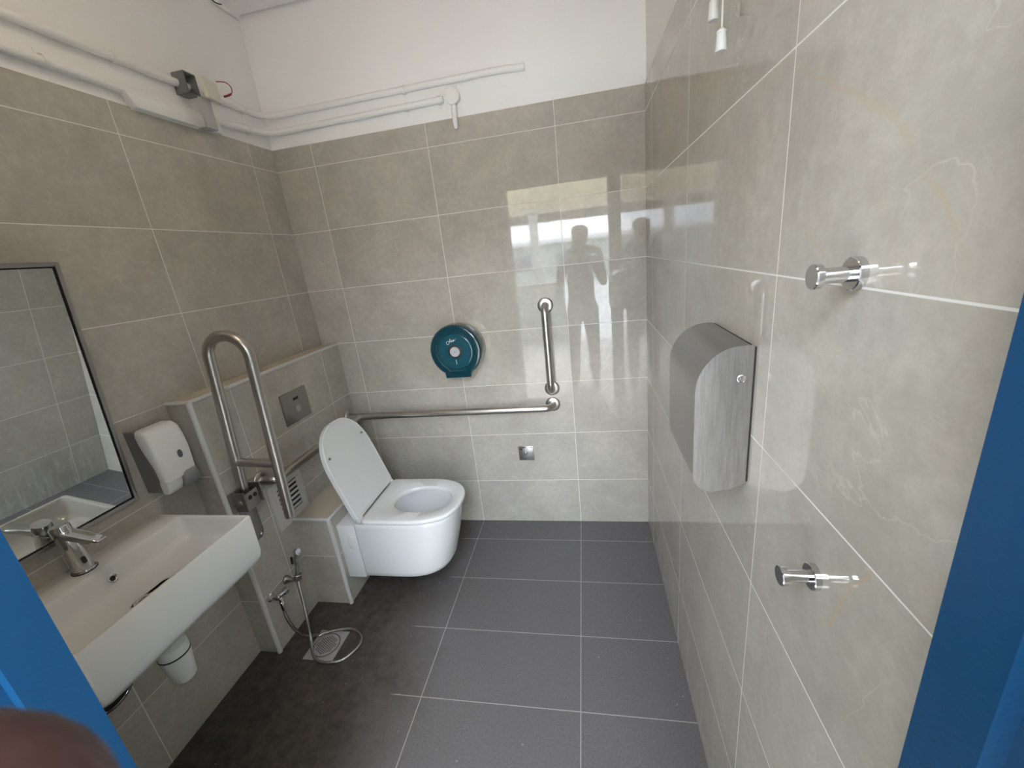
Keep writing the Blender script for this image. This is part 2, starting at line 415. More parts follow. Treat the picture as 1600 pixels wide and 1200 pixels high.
bm = B(); tube(bm, fillet([(W+.008, YF+.01, zL-.015), (W+.008, -.35, zL-.025), (W+.008, -.06, zL-.004), (-1.75, -.008, zL), (-.88, -.008, zL+.008)], [.2, .05, .05], 6), pr, 14)
fin('pipe', bm, M_pipep, t)
for p, al, n_ in (((W+.008, -.92, zL-.018), (0, 1, 0), (1, 0, 0)), ((W+.008, -.14, zL-.01), (0, 1, 0), (1, 0, 0)), ((-1.06, -.008, zL+.006), (1, 0, 0), (0, -1, 0)), ((-.90, -.008, zL+.008), (1, 0, 0), (0, -1, 0))): clip(t, p, al, n_, pr)
t = thing('conduit_box', 'round white-painted conduit box with a short stub hanging over the tiles', 'junction box', (-.832, -.01, 2.26))
bm = B(); lathe(bm, (-.832, .004, 2.262), (0, -1, 0), [(0, .030), (.026, .030), (.027, .034), (.036, .034), (.038, .031), (.041, .020), (.042, 0)], 28); fin('round_box', bm, M_pipep, t)
bm = B(); tube(bm, [(-.832, -.012, 2.24), (-.834, -.013, 2.20), (-.836, -.014, 2.165), (-.836, -.014, 2.14), (-.836, -.014, 2.134)], [.013, .013, .0115, .0105, .005], 14); fin('stub_pipe', bm, M_pipep, t)
# open box with cream cover and red wire
t = thing('open_junction_box', 'open steel wall box with cream cover tipped out and a red wire showing', 'junction box', (-1.79, -.42, 2.30))
bm = B()
for bx in ((W-.004, W+.05, -.475, -.471, 2.285, 2.358), (W-.004, W+.05, -.424, -.42, 2.285, 2.358), (W-.004, W+.05, -.471, -.424, 2.285, 2.289), (W-.004, W+.05, -.471, -.424, 2.354, 2.358), (W-.004, W+.001, -.471, -.424, 2.289, 2.354)): box(bm, *bx)
fin('steel_box', bm, M_grey, t, bevel=.0008)
bm = B(); box(bm, -.007, .007, -.044, .044, -.040, .034, Matrix.Translation((-1.715, -.400, 2.310)) @ Matrix.Rotation(.18, 4, 'Z') @ Matrix.Rotation(-.1, 4, 'Y')); fin('cover', bm, M_cream, t, bevel=.003)
bm = B(); tube(bm, catmull([(-1.705, -.372, 2.345), (-1.68, -.350, 2.345), (-1.665, -.345, 2.325), (-1.668, -.350, 2.303), (-1.685, -.36, 2.297)], 6), .0018, 8)
tube(bm, [(-1.668, -.350, 2.303), (-1.678, -.355, 2.298), (-1.695, -.362, 2.294)], .004, 8); fin('wire', bm, M_red, t)
bm = B(); prism(bm, [(-.715, 2.222), (-.33, 2.222), (-.33, 2.178), (-.69, 2.178)], lambda a, b, c: (c, a, b), W+.0005, W+.026)
tag(fin('cover_strip', bm, M_pipep, bevel=.002), 'long grey-white cover strip under the open wall box above the tiles', 'cover strip')
bm = B(); box(bm, W+.064, W+.070, -.455, -.40, 2.168, 2.275); box(bm, W+.027, W+.064, -.455, -.40, 2.168, 2.172)
tag(fin('flat_bracket', bm, mat('grey_painted_metal', (.42, .42, .42, 1), .4, var=.05), bevel=.001), 'flat grey strap hanging below the open wall box', 'bracket')
bm = B(); tube(bm, catmull([(-1.792, -.150, 2.745), (-1.782, -.168, 2.722), (-1.765, -.172, 2.705), (-1.745, -.165, 2.698)], 5), .0025, 8)
tag(fin('loose_wire', bm, M_blk), 'short black wire end curling under the painted beam in the upper corner', 'wire')
t = thing('ceiling_lamp', 'round warm ceiling lamp above the basin end, over the door side', 'lamp', (-1.05, -1.5, H))
bm = B(); lathe(bm, (-1.05, -1.5, H), (0, 0, -1), [(0, .16), (.03, .16), (.034, .155)], 40); fin('lamp_base', bm, M_white, t)
M_lamp = bpy.data.materials.new('warm_diffuser'); M_lamp.use_nodes = True
lp = M_lamp.node_tree.nodes['Principled BSDF']; lp.inputs['Emission Color'].default_value = (1, .80, .58, 1); lp.inputs['Emission Strength'].default_value = 13
bm = B(); lathe(bm, (-1.05, -1.5, H-.0345), (0, 0, -1), [(0, .145), (.02, .135), (.035, .10), (.042, .05), (.043, 0)], 40); fin('diffuser', bm, M_lamp, t)
# pull cords
t = thing('pull_cord', 'white pull cord with a plain barrel end, shorter of the two by the right wall', 'pull cord', (-.028, -1.085, H))
bm = B(); tube(bm, [(-.028, -1.085, H), (-.028, -1.087, 1.975)], .0014, 8); fin('cord', bm, M_white, t)
bm = B(); lathe(bm, (-.028, -1.087, 1.977), (0, 0, -1), [(0, .003), (.002, .006), (.006, .0085), (.034, .010), (.036, .009), (.036, .004)], 20); fin('cord_end', bm, M_white, t)
t = thing('pull_cord', 'white pull cord with a collared barrel end, longer of the two by the right wall', 'pull cord', (-.028, -1.14, H))
bm = B(); tube(bm, [(-.028, -1.140, H), (-.028, -1.142, 1.905)], .0016, 8); fin('cord', bm, M_white, t)
bm = B(); lathe(bm, (-.028, -1.142, 1.907), (0, 0, -1), [(0, .003), (.002, .006), (.005, .009), (.007, .009), (.008, .008), (.034, .0103), (.036, .009), (.036, .004)], 20); fin('cord_end', bm, M_white, t)

# ================================================================== MIRROR
t = thing('wall_mirror', 'tilted wall mirror in a thin satin metal frame above the basin', 'mirror', (W+.01, -1.41, .94))
th = math.atan2(.078, .724); MM = Matrix.Translation((-1.787, 0, .937)) @ Matrix.Rotation(th, 4, 'Y')
my0, my1, mh = -1.665, -1.16, .728
bm = B(); box(bm, -.004, 0, my0+.003, my1-.003, .003, mh-.003, MM); fin('mirror_glass', bm, M_mir, t)
bm = B()
for bx in ((-.008, .006, my1+.001, my1+.012, -.012, mh+.012), (-.008, .006, my0-.012, my0-.001, -.012, mh+.012), (-.008, .006, my0-.001, my1+.001, -.012, -.001), (-.008, .006, my0-.001, my1+.001, mh+.001, mh+.012)): box(bm, *bx, MM)
fin('mirror_frame', bm, M_frame, t, bevel=.001)
bm = B(); box(bm, -.0075, -.0042, my0-.002, my1+.002, -.002, mh+.002, MM); fin('backing', bm, M_dark, t)
bm = B(); box(bm, W, W+.076, -1.44, -1.38, 1.60, 1.63); fin('tilt_bracket', bm, M_ssd, t)

# ================================================================== BASIN
t = thing('wash_basin', 'white rectangular ceramic wash basin hung on the left wall', 'basin', (W, -1.36, .66))
x0, x1, y0, y1, zt = W, -1.42, -1.614, -1.106, .835
def rl(a, b, c, d, r, z): return [Vector((x, y, z)) for x, y in rrect(a, b, c, d, r)]
bm = B()
loft(bm, [rl(x0, x1-.10, y0+.07, y1-.07, .03, .655), rl(x0, x1-.028, y0+.018, y1-.018, .03, .659), rl(x0, x1-.010, y0+.006, y1-.006, .026, .666), rl(x0, x1-.002, y0, y1, .02, .682),
          rl(x0, x1, y0, y1, .014, .70), rl(x0, x1, y0, y1, .010, zt-.004), rl(x0+.001, x1-.002, y0+.002, y1-.002, .010, zt-.001), rl(x0+.002, x1-.004, y0+.004, y1-.004, .010, zt),
          rl(-1.695, x1-.010, y0+.011, y1-.011, .010, zt), rl(-1.692, x1-.012, y0+.013, y1-.013, .012, zt-.002), rl(-1.688, x1-.014, y0+.015, y1-.016, .02, zt-.010),
          rl(-1.672, x1-.020, y0+.026, y1-.028, .03, .785), rl(-1.662, x1-.030, y0+.040, y1-.040, .04, .770), rl(-1.63, x1-.055, y0+.08, y1-.08, .05, .763), rl(-1.56, x1-.12, y0+.20, y1-.20, .02, .760)])
fin('bowl', bm, M_cer, t, smooth=50)
oc = Vector((-1.6765, -1.356, .797))
bm = B(); lathe(bm, oc, (.93, 0, .37), [(0, .0125), (.0022, .0125), (.003, .010), (.001, .0065)], 24, cap1=False); fin('overflow_ring', bm, M_chr, t)
bm = B(); lathe(bm, oc + Vector((.0005, 0, 0)), (.93, 0, .37), [(0, .007), (.0012, .007)], 16); fin('overflow_hole', bm, M_dark, t)
bm = B(); lathe(bm, (-1.524, -1.396, .7600), (0, 0, 1), [(0, .034), (.004, .034), (.006, .031), (.004, .024), (.002, .022)], 32); fin('drain_ring', bm, M_chr, t)
bm = B(); lathe(bm, (-1.524, -1.396, .7620), (0, 0, 1), [(0, .022), (.0008, .022)], 24); fin('drain_gap', bm, M_dark, t)
bm = B(); lathe(bm, (-1.524, -1.396, .7625), (0, 0, 1), [(0, .016), (.006, .017), (.009, .015), (.010, 0)], 24); fin('plug', bm, M_chr, t)
# tap
t = thing('sensor_tap', 'chrome sensor tap with a flat angled spout on the basin', 'tap', (-1.745, -1.366, .835))
ax = Vector((-.07, -.02, 1)).normalized(); b0 = Vector((-1.742, -1.366, .835))
bm = B(); lathe(bm, b0, ax, [(0, .0275), (.004, .0275), (.006, .026), (.0062, .0235), (.010, .0235), (.10, .0215), (.123, .0225)], 32); fin('tap_body', bm, M_chr, t)
bm = B(); lathe(bm, b0, ax, [(.124, .0225), (.147, .0225), (.151, .020), (.152, 0)], 32); fin('tap_cap', bm, M_chr, t)
bm = B(); lathe(bm, b0 + Vector((0, 0, .0005)), (0, 0, 1), [(0, .029), (.003, .029)], 28); fin('base_gasket', bm, M_blk, t)
s0 = b0 + ax*.125; S = Matrix.Translation(s0) @ Matrix.Rotation(.13, 4, 'Y') @ Matrix.Rotation(-.02, 4, 'Z')
bm = B()
loft(bm, [[S @ Vector((x, y*wd, zc + z*hh)) for y, z in rrect(-1, 1, -1, 1, .3, 3)] for x, wd, hh, zc in ((.0, .016, .012, .002), (.03, .0155, .011, .001), (.10, .0145, .0085, -.001), (.132, .0135, .0065, .0), (.136, .010, .004, .0))])
fin('spout', bm, M_chr, t)
bm = B(); lathe(bm, S @ Vector((.118, 0, -.005)), (0, 0, -1), [(0, .009), (.009, .0085), (.010, .006)], 18); fin('aerator', bm, M_chr, t)
a_, u_, v_ = frames(ax); out = (Vector((1, -.1, 0)) - ax*ax.dot(Vector((1, -.1, 0)))).normalized(); sd_ = ax.cross(out)
bm = B(); c0 = b0 + ax*.036 + out*.0228
loft(bm, [[c0 + sd_*a + ax*b - out*.0025 for a, b in rrect(-.0055, .0055, -.011, .011, .0053, 5)], [c0 + sd_*a + ax*b + out*.0006 for a, b in rrect(-.0055, .0055, -.011, .011, .0053, 5)]]); fin('sensor_window', bm, M_dark, t)
# waste trap under the basin
t = thing('bottle_trap', 'white plastic bottle trap cup hanging below the basin', 'waste trap', (-1.60, -1.36, .40))
bm = B(); lathe(bm, (-1.60, -1.345, .403), (0, 0, 1), [(0, .024), (.003, .029), (.008, .032), (.095, .041), (.10, .0415)], 32); fin('cup', bm, M_white, t)
bm = B(); lathe(bm, (-1.60, -1.345, .503), (0, 0, 1), [(0, .0418), (.004, .0422), (.005, .041)], 32); fin('seal_ring', bm, M_blk, t)
bm = B(); lathe(bm, (-1.60, -1.345, .508), (0, 0, 1), [(0, .041), (.03, .040), (.045, .022), (.15, .021)], 32); fin('upper_body', bm, M_white, t)
t = thing('waste_pipe', 'grey waste pipe with a round chrome collar under the near end of the basin', 'waste pipe', (W, -1.46, .47))
bm = B(); lathe(bm, (-1.735, -1.452, .476), (1, 0, -.25), [(0, .020), (.012, .046), (.026, .053), (.030, .053), (.032, .047), (.026, .040), (.02, 0)], 36); fin('wall_flange', bm, M_chr, t)
bm = B(); lathe(bm, (-1.708, -1.452, .469), (1, 0, -.25), [(0, .0545), (.003, .0545)], 30); fin('gasket', bm, M_blk, t)
bm = B(); tube(bm, fillet([(W+.002, -1.452, .486), (-1.722, -1.452, .478)], .03, 6), .02, 20); fin('pipe', bm, M_grey2, t)

# ================================================================== SOAP DISPENSER
t = thing('soap_dispenser', 'white and grey wall soap dispenser beside the mirror', 'soap dispenser', (W, -1.05, .91))
yA, yB = -1.108, -.992; yc = (yA+yB)/2
bm = B()
prism(bm, [(0, .925), (.052, .925), (.056, .97), (.050, 1.03), (.040, 1.08), (.030, 1.135), (0, 1.135)], lambda a, b, c: (W+a, c, b), yA+.003, yB-.003)
fin('back_body', bm, M_grey, t, bevel=.008, seg=3)
prof = [  # z, back depth, front depth, halfwidth
 (1.142, .034, .060, .046), (1.139, .032, .078, .053), (1.125, .031, .092, .057), (1.09, .037, .100, .0585), (1.05, .047, .104, .0585), (1.01, .055, .104, .057), (.97, .057, .102, .056), (.955, .056, .101, .0555)]
bm = B()
loft(bm, [[Vector((W + x, yc + y, z)) for x, y in rrect(a, b, -h, h, min(.016, (b-a)*.35), 5)] for z, a, b, h in prof])
prof2 = [(.9545, .056, .101, 0), (.93, .054, .096, .001), (.912, .052, .088, .003), (.906, .054, .076, .006)]
loft(bm, [[Vector((W + x, y, z)) for x, y in rrect(a, b, yc-.0555+h, yc+.0-h, .011, 5)] for z, a, b, h in prof2])
fin('front_cover', bm, M_white, t, smooth=50)
bm = B()
loft(bm, [[Vector((W + x, y, z)) for x, y in rrect(a, b, yc-.004+h, yc+.056-h, .010, 5)] for z, a, b, h in ((.968, .07, .100, .012), (.962, .06, .107, .004), (.935, .055, .109, .0), (.915, .055, .104, .001), (.909, .058, .096, .006))])
fin('push_lever', bm, M_grey2, t, smooth=50)
bm = B(); loft(bm, [[Vector((W+.101+d, yc+.012+math.cos(q)*.0085*s, 1.032+math.sin(q)*.0145*s)) for q in [2*PI*i/24 for i in range(24)]] for d, s in ((0, 1), (.0042, 1), (.0048, .8))]); fin('level_window', bm, mat('smoky_window', (.09, .10, .11, 1), .12), t)

# ================================================================== FOLD-UP RAIL
t = thing('folding_grab_rail', 'steel U-shaped folding support rail raised upright between basin and toilet', 'grab rail', (LX, -.865, .53))
ry = -.868
bm = B(); tube(bm, fillet([(-1.688, ry, .735), (-1.628, ry, 1.40), (-1.462, ry, 1.395), (-1.508, ry, .655)], .082, 12), .0190, 24)
fin('rail_loop', bm, M_ss, t)
bm = B(); tube(bm, [(-1.672, ry, .903), (-1.494, ry, .893)], .0165, 20); fin('cross_bar', bm, M_ss, t)
bm = B(); box(bm, LX, LX+.006, -.935, -.80, .70, .792); prism(bm, [(-.905, .71), (-.83, .71), (-.83, .56), (-.845, .537), (-.888, .537), (-.905, .56)], lambda a, b, c: (c, a, b), LX, LX+.006)
fin('wall_plate', bm, M_ssd, t, bevel=.001)
bm = B(); box(bm, LX+.006, LX+.055, -.912, -.907, .705, .788); box(bm, LX+.006, LX+.055, -.829, -.824, .705, .788); box(bm, LX+.050, LX+.055, -.907, -.845, .705, .778)
fin('hinge_bracket', bm, M_ssd, t, bevel=.001)
bm = B(); lathe(bm, (LX+.03, -.916, .745), (0, 1, 0), [(0, .008), (.004, .010), (.094, .010), (.098, .008)], 18); fin('hinge_pin', bm, M_ss, t)
bm = B()
for p in ((-.886, .755), (-.862, .755)): lathe(bm, (LX+.055, p[0], p[1]), (1, 0, 0), [(0, .009), (.002, .009), (.003, .005)], 16)
fin('bracket_bolts', bm, M_dark, t)
bm = B()
for p in ((-.85, .555),): lathe(bm, (LX+.006, p[0], p[1]), (1, 0, 0), [(0, .006), (.003, .005)], 14)
fin('screw', bm, M_chr, t)

# ================================================================== L GRAB RAIL and vertical bar
def flange(t, p, ax, r=.040):
    bm = B(); lathe(bm, p, ax, [(0, r), (.004, r), (.008, r*.93), (.010, r*.80), (.0115, .0215)], 36); return fin('flange', bm, M_ss, t)
t = thing('l_shaped_grab_rail', 'long horizontal steel grab rail turning the corner behind the toilet', 'grab rail', (LX, -.40, .757))
zb = .758
bm = B(); tube(bm, fillet([(LX+.002, -.765, zb), (-1.625, -.765, zb), (-1.625, -.062, zb-.002)], .030, 8), .0190, 22)
tube(bm, fillet([(LX+.002, -.064, zb-.002), (-.497, -.064, zb), (-.497, -.002, zb)], .042, 8), .0190, 22)
fin('rail', bm, M_ss, t)
flange(t, (LX, -.765, zb), (1, 0, 0)); flange(t, (LX, -.064, zb-.002), (1, 0, 0), .033); flange(t, (-.497, 0, zb), (0, -1, 0))
t = thing('vertical_grab_rail', 'short vertical steel grab rail on the back wall', 'grab rail', (-.495, 0, .85))
bm = B(); tube(bm, fillet([(-.495, -.002, 1.296), (-.495, -.062, 1.296), (-.495, -.062, .85), (-.495, -.002, .85)], .042, 8), .0190, 22); fin('rail', bm, M_ss, t)
flange(t, (-.495, 0, 1.296), (0, -1, 0)); flange(t, (-.495, 0, .85), (0, -1, 0))

# ================================================================== PLATES
t = thing('flush_plate', 'square steel sensor flush plate on the ledge above the toilet', 'flush plate', (LX, -.447, .98))
bm = B(); box(bm, LX, LX+.009, -.537, -.360, .905, 1.055); fin('plate', bm, M_ssd, t, bevel=.0015)
bm = B(); box(bm, LX+.0085, LX+.0095, -.462, -.426, 1.008, 1.021); fin('sensor_slot', bm, M_dark, t)
bm = B(); lathe(bm, (LX+.009, -.443, .963), (1, 0, 0), [(-.001, .017), (.001, .017), (.0012, .0145), (.0003, .014), (.0004, .011), (.001, .0)], 28); fin('push_button', bm, M_ss, t)
t = thing('vent_grille', 'square louvred vent grille in the ledge behind the raised rail', 'vent', (LX, -.65, .6))
bm = B()
gy0, gy1, gz0, gz1 = -.752, -.548, .485, .705; iy0, iy1, iz0, iz1 = -.712, -.582, .528, .670
for bx in ((gy0, iy0, gz0, gz1), (iy1, gy1, gz0, gz1), (iy0, iy1, gz0, iz0), (iy0, iy1, iz1, gz1)): box(bm, LX, LX+.008, *bx)
fin('grille_frame', bm, M_trim, t)
bm = B(); box(bm, LX+.0005, LX+.001, iy0, iy1, iz0, iz1); fin('void', bm, M_dark, t)
for i in range(6):
    z = iz0 + .010 + i*.0235
    bm = B(); prism(bm, [(.0015, z+.004), (.0075, z-.004), (.0085, z-.002), (.003, z+.006)], lambda a, b, c: (LX+a, c, b), iy0, iy1); fin('slat', bm, M_trim, t)
t = thing('access_plate', 'small square steel keyhole plate low on the back wall', 'wall plate', (-.674, 0, .463))
bm = B(); box(bm, -.718, -.631, -.006, 0, .419, .506); fin('plate', bm, M_ss, t, bevel=.001)
bm = B(); box(bm, -.714, -.635, -.0085, -.006, .497, .504); fin('top_lip', bm, M_chr, t, bevel=.001)
bm = B(); lathe(bm, (-.676, -.006, .462), (0, -1, 0), [(0, .010), (.002, .010), (.0025, .008), (.0012, .0075)], 20); fin('lock_barrel', bm, M_grey, t)
bm = B(); lathe(bm, (-.677, -.007, .468), (0, -1, 0), [(0, .0042), (.006, .004), (.007, 0)], 14); box(bm, -.6785, -.6755, -.010, -.008, .455, .466); fin('key_knob', bm, M_chr, t)
bm = B(); box(bm, -.706, -.695, -.0068, -.0062, .484, .493); fin('latch_slot', bm, M_dark, t)

# ================================================================== BIDET SPRAYER, DRAIN
t = thing('bidet_sprayer', 'chrome hand bidet sprayer with its hose looping over the floor drain', 'bidet sprayer', (LX, -.80, .26))
bm = B(); lathe(bm, (LX, -.803, .268), (1, 0, 0), [(0, .020), (.006, .020), (.007, .0185), (.012, .015), (.03, .009), (.045, .009)], 26); fin('holder_base', bm, M_ssd, t)
bm = B(); lathe(bm, (-1.645, -.788, .272), (.08, .15, 1), [(-.016, .013), (-.014, .0155), (.010, .0165), (.012, .014)], 20, cap0=False, cap1=False); fin('holder_cup', bm, M_chr, t)
bm = B(); tube(bm, catmull([(-1.645, -.795, .255), (-1.644, -.786, .30), (-1.641, -.777, .345), (-1.637, -.770, .375), (-1.628, -.767, .392)], 6), [.0095]*6+[.0095]*6+[.0100]*6+[.012]*7, 18); fin('spray_handle', bm, M_chr, t)
bm = B(); lathe(bm, (-1.640, -.768, .392), (.95, -.12, .15), [(-.006, .010), (0, .0145), (.016, .016), (.019, .014), (.019, .003)], 24); fin('spray_head', bm, M_chr, t)
bm = B(); box(bm, -.004, .004, -.004, .004, -.032, .006, Matrix.Translation((-1.655, -.783, .368)) @ Matrix.Rotation(.12, 4, 'Y')); fin('trigger', bm, M_blk, t, bevel=.001)
hz = .0085
hp = [(-1.65, -.903, .245), (-1.648, -.909, .20), (-1.640, -.912, .154), (-1.630, -.905, .094), (-1.618, -.888, .040), (-1.602, -.868, hz+.004), (-1.563, -.859, hz), (-1.551, -.848, hz), (-1.512, -.832, hz), (-1.471, -.820, hz), (-1.425, -.815, hz), (-1.38, -.832, hz), (-1.352, -.859, hz), (-1.345, -.894, hz), (-1.359, -.928, hz), (-1.385, -.961, hz), (-1.421, -.976, hz), (-1.464, -.98, hz), (-1.504, -.97, hz), (-1.536, -.946, hz), (-1.562, -.915, hz+.006), (-1.583, -.885, .034), (-1.600, -.857, .11), (-1.615, -.836, .159), (-1.630, -.816, .212), (-1.644, -.797, .258)]
bm = B(); tube(bm, catmull(hp, 7), .0066, 12); fin('hose', bm, mat('corrugated_steel_hose', (.42, .41, .40, 1), .25, 1, bump=.6, bscale=500), t)
bm = B(); tube(bm, [(-1.6, -.8655, hz), (-1.588, -.8625, hz), (-1.563, -.859, hz)], .0085, 14); fin('hose_ferrule', bm, M_chr, t)
t = thing('angle_valve', 'small chrome angle valve on the ledge feeding the spray hose', 'valve', (LX, -.89, .262))
bm = B(); lathe(bm, (LX, -.905, .268), (1, 0, 0), [(0, .019), (.005, .019), (.009, .012), (.05, .0105), (.052, .009)], 22); fin('valve_body', bm, M_chr, t)
bm = B(); tube(bm, [(LX+.038, -.912, .272), (LX+.038, -.868, .262)], .0115, 18); fin('valve_cross', bm, M_chr, t)
bm = B(); tube(bm, [(LX+.038, -.868, .262), (LX+.038, -.852, .259)], .0145, 18); fin('valve_handle', bm, M_ssd, t)
bm = B(); tube(bm, [(LX+.048, -.903, .262), (LX+.050, -.903, .245), (LX+.050, -.903, .243), (LX+.052, -.906, .205)], [.009, .009, .011, .0095], 8); fin('hose_nut', bm, M_chr, t)
t = thing('floor_drain', 'square pale floor drain cover with a round perforated grate', 'floor drain', (-1.503, -.898, 0))
dc = Vector((-1.503, -.897, 0)); M_dr = mat('dull_drain_metal', (.40, .39, .39, 1), .4, .4)
bm = B(); box(bm, -1.574, -1.432, -.968, -.825, 0, .003); fin('drain_plate', bm, M_dr, t, bevel=.001)
bm = B(); lathe(bm, dc, (0, 0, 1), [(.0028, .058), (.0036, .058)], 40); fin('grate_gap', bm, M_dark, t)
bm = B(); lathe(bm, dc, (0, 0, 1), [(.003, .0545), (.0044, .0545), (.0048, .053), (.0048, 0)], 40); fin('grate', bm, M_dr, t)
bm = B()
for i in range(-5, 6):
    for j in range(-5, 6):
        px, py = i*.0085, j*.0085 + (i % 2)*.0042
        if math.hypot(px, py) < .043: lathe(bm, dc + Vector((px, py, .0047)), (0, 0, 1), [(0, .0029), (.0003, .0029)], 8)
fin('holes', bm, M_dark, t)

# ================================================================== TOILET
t = thing('toilet', 'white wall-hung toilet with its lid standing open', 'toilet', (PX, -.462, .13))
TY = -.462
def D(xb, xf, hw, z, n=26, p=2.3, cr=.012, yc=TY):
    """D outline: straight back at xb, rounded nose at xf"""
    out = []
    L_ = min(hw*1.25, (xf-xb)*.72); xs = xf - L_
    for i in range(n+1):
        a = -PI/2 + PI*i/n; c_, s_ = math.cos(a), math.sin(a)
        out.append(Vector((xs + L_*abs(c_)**(2/p), yc + hw*math.copysign(abs(s_)**(2/p), s_), z)))
    for x, y in ((xb+cr, hw), (xb+cr*.3, hw-cr*.3), (xb, hw-cr), (xb, -hw+cr), (xb+cr*.3, -hw+cr*.3), (xb+cr, -hw)):
        out.append(Vector((x, yc+y, z)))
    return out
def oval(cx, a, b, z, n=32, yc=TY, p=2.15):
    return None
HWT = .180; BX = -1.417
bm = B()
hole = lambda s, z: [Vector((-1.145 + (p.x+1.145)*s, TY + (p.y-TY)*s, z)) for p in D(-1.272, -.985, .118, 0, p=2.1, cr=.05)]
loft(bm, [D(BX, -1.07, HWT-.05, .128, p=2.4), D(BX, -1.035, HWT-.022, .132, p=2.5), D(BX, -1.015, HWT-.008, .145, p=2.5), D(BX, -1.003, HWT-.003, .17, p=2.5), D(BX, -.97, HWT, .30, p=2.5), D(BX, -.945, HWT, .42, p=2.5),
          D(BX, -.943, HWT, .436, p=2.5), D(BX+.004, -.947, HWT-.004, .442, p=2.5),
          hole(1.02, .442), hole(1.0, .436), hole(.97, .38), hole(.86, .30), hole(.66, .235), hole(.45, .205), hole(.30, .20)])
fin('pan', bm, M_cer, t, smooth=45)
bm = B(); box(bm, PX, BX-.002, TY-.173, TY+.173, .132, .432); fin('rear_section', bm, M_cer, t, bevel=.006)
bm = B(); loft(bm, [[Vector((-1.446+x, TY-.173-d, .340+z)) for x, z in rrect(-.019, .019, -.036, .036, .0185, 6)] for d in (0, .005)] + [[Vector((-1.446+x*.85, TY-.1792, .340+z*.93)) for x, z in rrect(-.019, .019, -.036, .036, .0185, 6)]]); fin('screw_cap', bm, M_seat, t)
# seat ring
zs = .444
def egg(x0_, x1_, hw, z, s=1, n=31, k1=2.3, k2=2.05):
    cx = x0_ + (x1_-x0_)*.52; out = []
    for i in range(n+1):
        a = -PI + 2*PI*i/(n+1); c_, s_ = math.cos(a), math.sin(a); e = k1 if c_ < 0 else k2
        rx = (cx-x0_) if c_ < 0 else (x1_-cx)
        out.append(Vector((cx + s*rx*math.copysign(abs(c_)**(2/e), c_), TY + s*hw*math.copysign(abs(s_)**(2/e), s_), z)))
    return out
def resample(P, n=168):
    k0 = max(range(len(P)), key=lambda i: P[i].x - abs(P[i].y-TY)*.01); P = P[k0:] + P[:k0]; Q = P + [P[0]]
    if sum((Q[i].x-Q[i+1].x)*(Q[i].y+Q[i+1].y) for i in range(len(P))) < 0: P = [P[0]] + P[:0:-1]; Q = P + [P[0]]
    L_ = [0]
    for i in range(len(P)): L_.append(L_[-1] + (Q[i+1]-Q[i]).length)
    out = []; j = 0
    for i in range(n):
        t_ = L_[-1]*i/n
        while L_[j+1] < t_: j += 1
        out.append(Q[j].lerp(Q[j+1], (t_-L_[j])/max(1e-9, L_[j+1]-L_[j])))
    return out
def sh(z, s=1): return resample(egg(-1.270, -.988, .108, z, s, n=199))
bm = B(); loft(bm, [resample(D(-1.368, -.936, HWT-.001, zs+.001, p=2.45, n=60)), resample(D(-1.368, -.929, HWT+.004, zs+.004, p=2.45, n=60)), resample(D(-1.368, -.927, HWT+.005, zs+.008, p=2.45, n=60)), resample(D(-1.368, -.927, HWT+.005, zs+.019, p=2.45, n=60)), resample(D(-1.367, -.930, HWT+.002, zs+.023, p=2.45, n=60)), resample(D(-1.364, -.936, HWT-.005, zs+.0245, p=2.45, n=60)), sh(zs+.0225, 1.05), sh(zs+.019, 1.02), sh(zs+.012), sh(zs+.001)], closed=True)
seat = fin('seat', bm, M_seat, t, smooth=45)
bm = B(); loft(bm, [[Vector((x, y, .219)) for x, y in [(-1.145 + (p.x+1.145)*.585, TY + (p.y-TY)*.585) for p in D(-1.272, -.985, .118, 0, p=2.1, cr=.05)]]]*1 + [[Vector((-1.145 + (p.x+1.145)*.58, TY + (p.y-TY)*.58, .220)) for p in D(-1.272, -.985, .118, 0, p=2.1, cr=.05)]])
fin('water', bm, mat('bowl_water', (.30, .33, .32, 1), .03), t)
# hinges
for s in (-1, 1):
    bm = B(); tube(bm, [(-1.383, TY+s*.150, .462), (-1.383, TY+s*.176, .462)], .0125, 18); fin('hinge', bm, M_seat, t)
# lid (built flat then stood up around the hinge)
tilt = math.radians(17); hx, hzz = -1.383, .466
LM = Matrix.Translation((hx, 0, hzz)) @ Matrix.Rotation(-(PI/2 + tilt), 4, 'Y')
Ll = .447
def DL(xb, xf, hw, z, **k): return [LM @ v for v in D(xb, xf, hw, z, **k)]
bm = B()
loft(bm, [DL(.0, Ll-.004, HWT-.002, .020, p=2.35), DL(.0, Ll, HWT+.003, .016, p=2.35), DL(.0, Ll, HWT+.003, -.003, p=2.35), DL(.002, Ll-.003, HWT, -.006, p=2.35), DL(.012, Ll-.009, HWT-.007, -.006, p=2.35), DL(.014, Ll-.011, HWT-.009, -.0035, p=2.35)])
lid = fin('lid', bm, M_seat, t, smooth=35)
for s in (-1, 1):
    c_ = LM @ Vector((.315, TY + s*.142, -.0035)); bm = B(); lathe(bm, c_, (LM.to_3x3() @ Vector((0, 0, -1))), [(0, .0062), (.005, .0055), (.006, .003)], 14)
    o = fin('bumper', bm, M_grey, lid); o['label'] = 'dark rubber bumper'

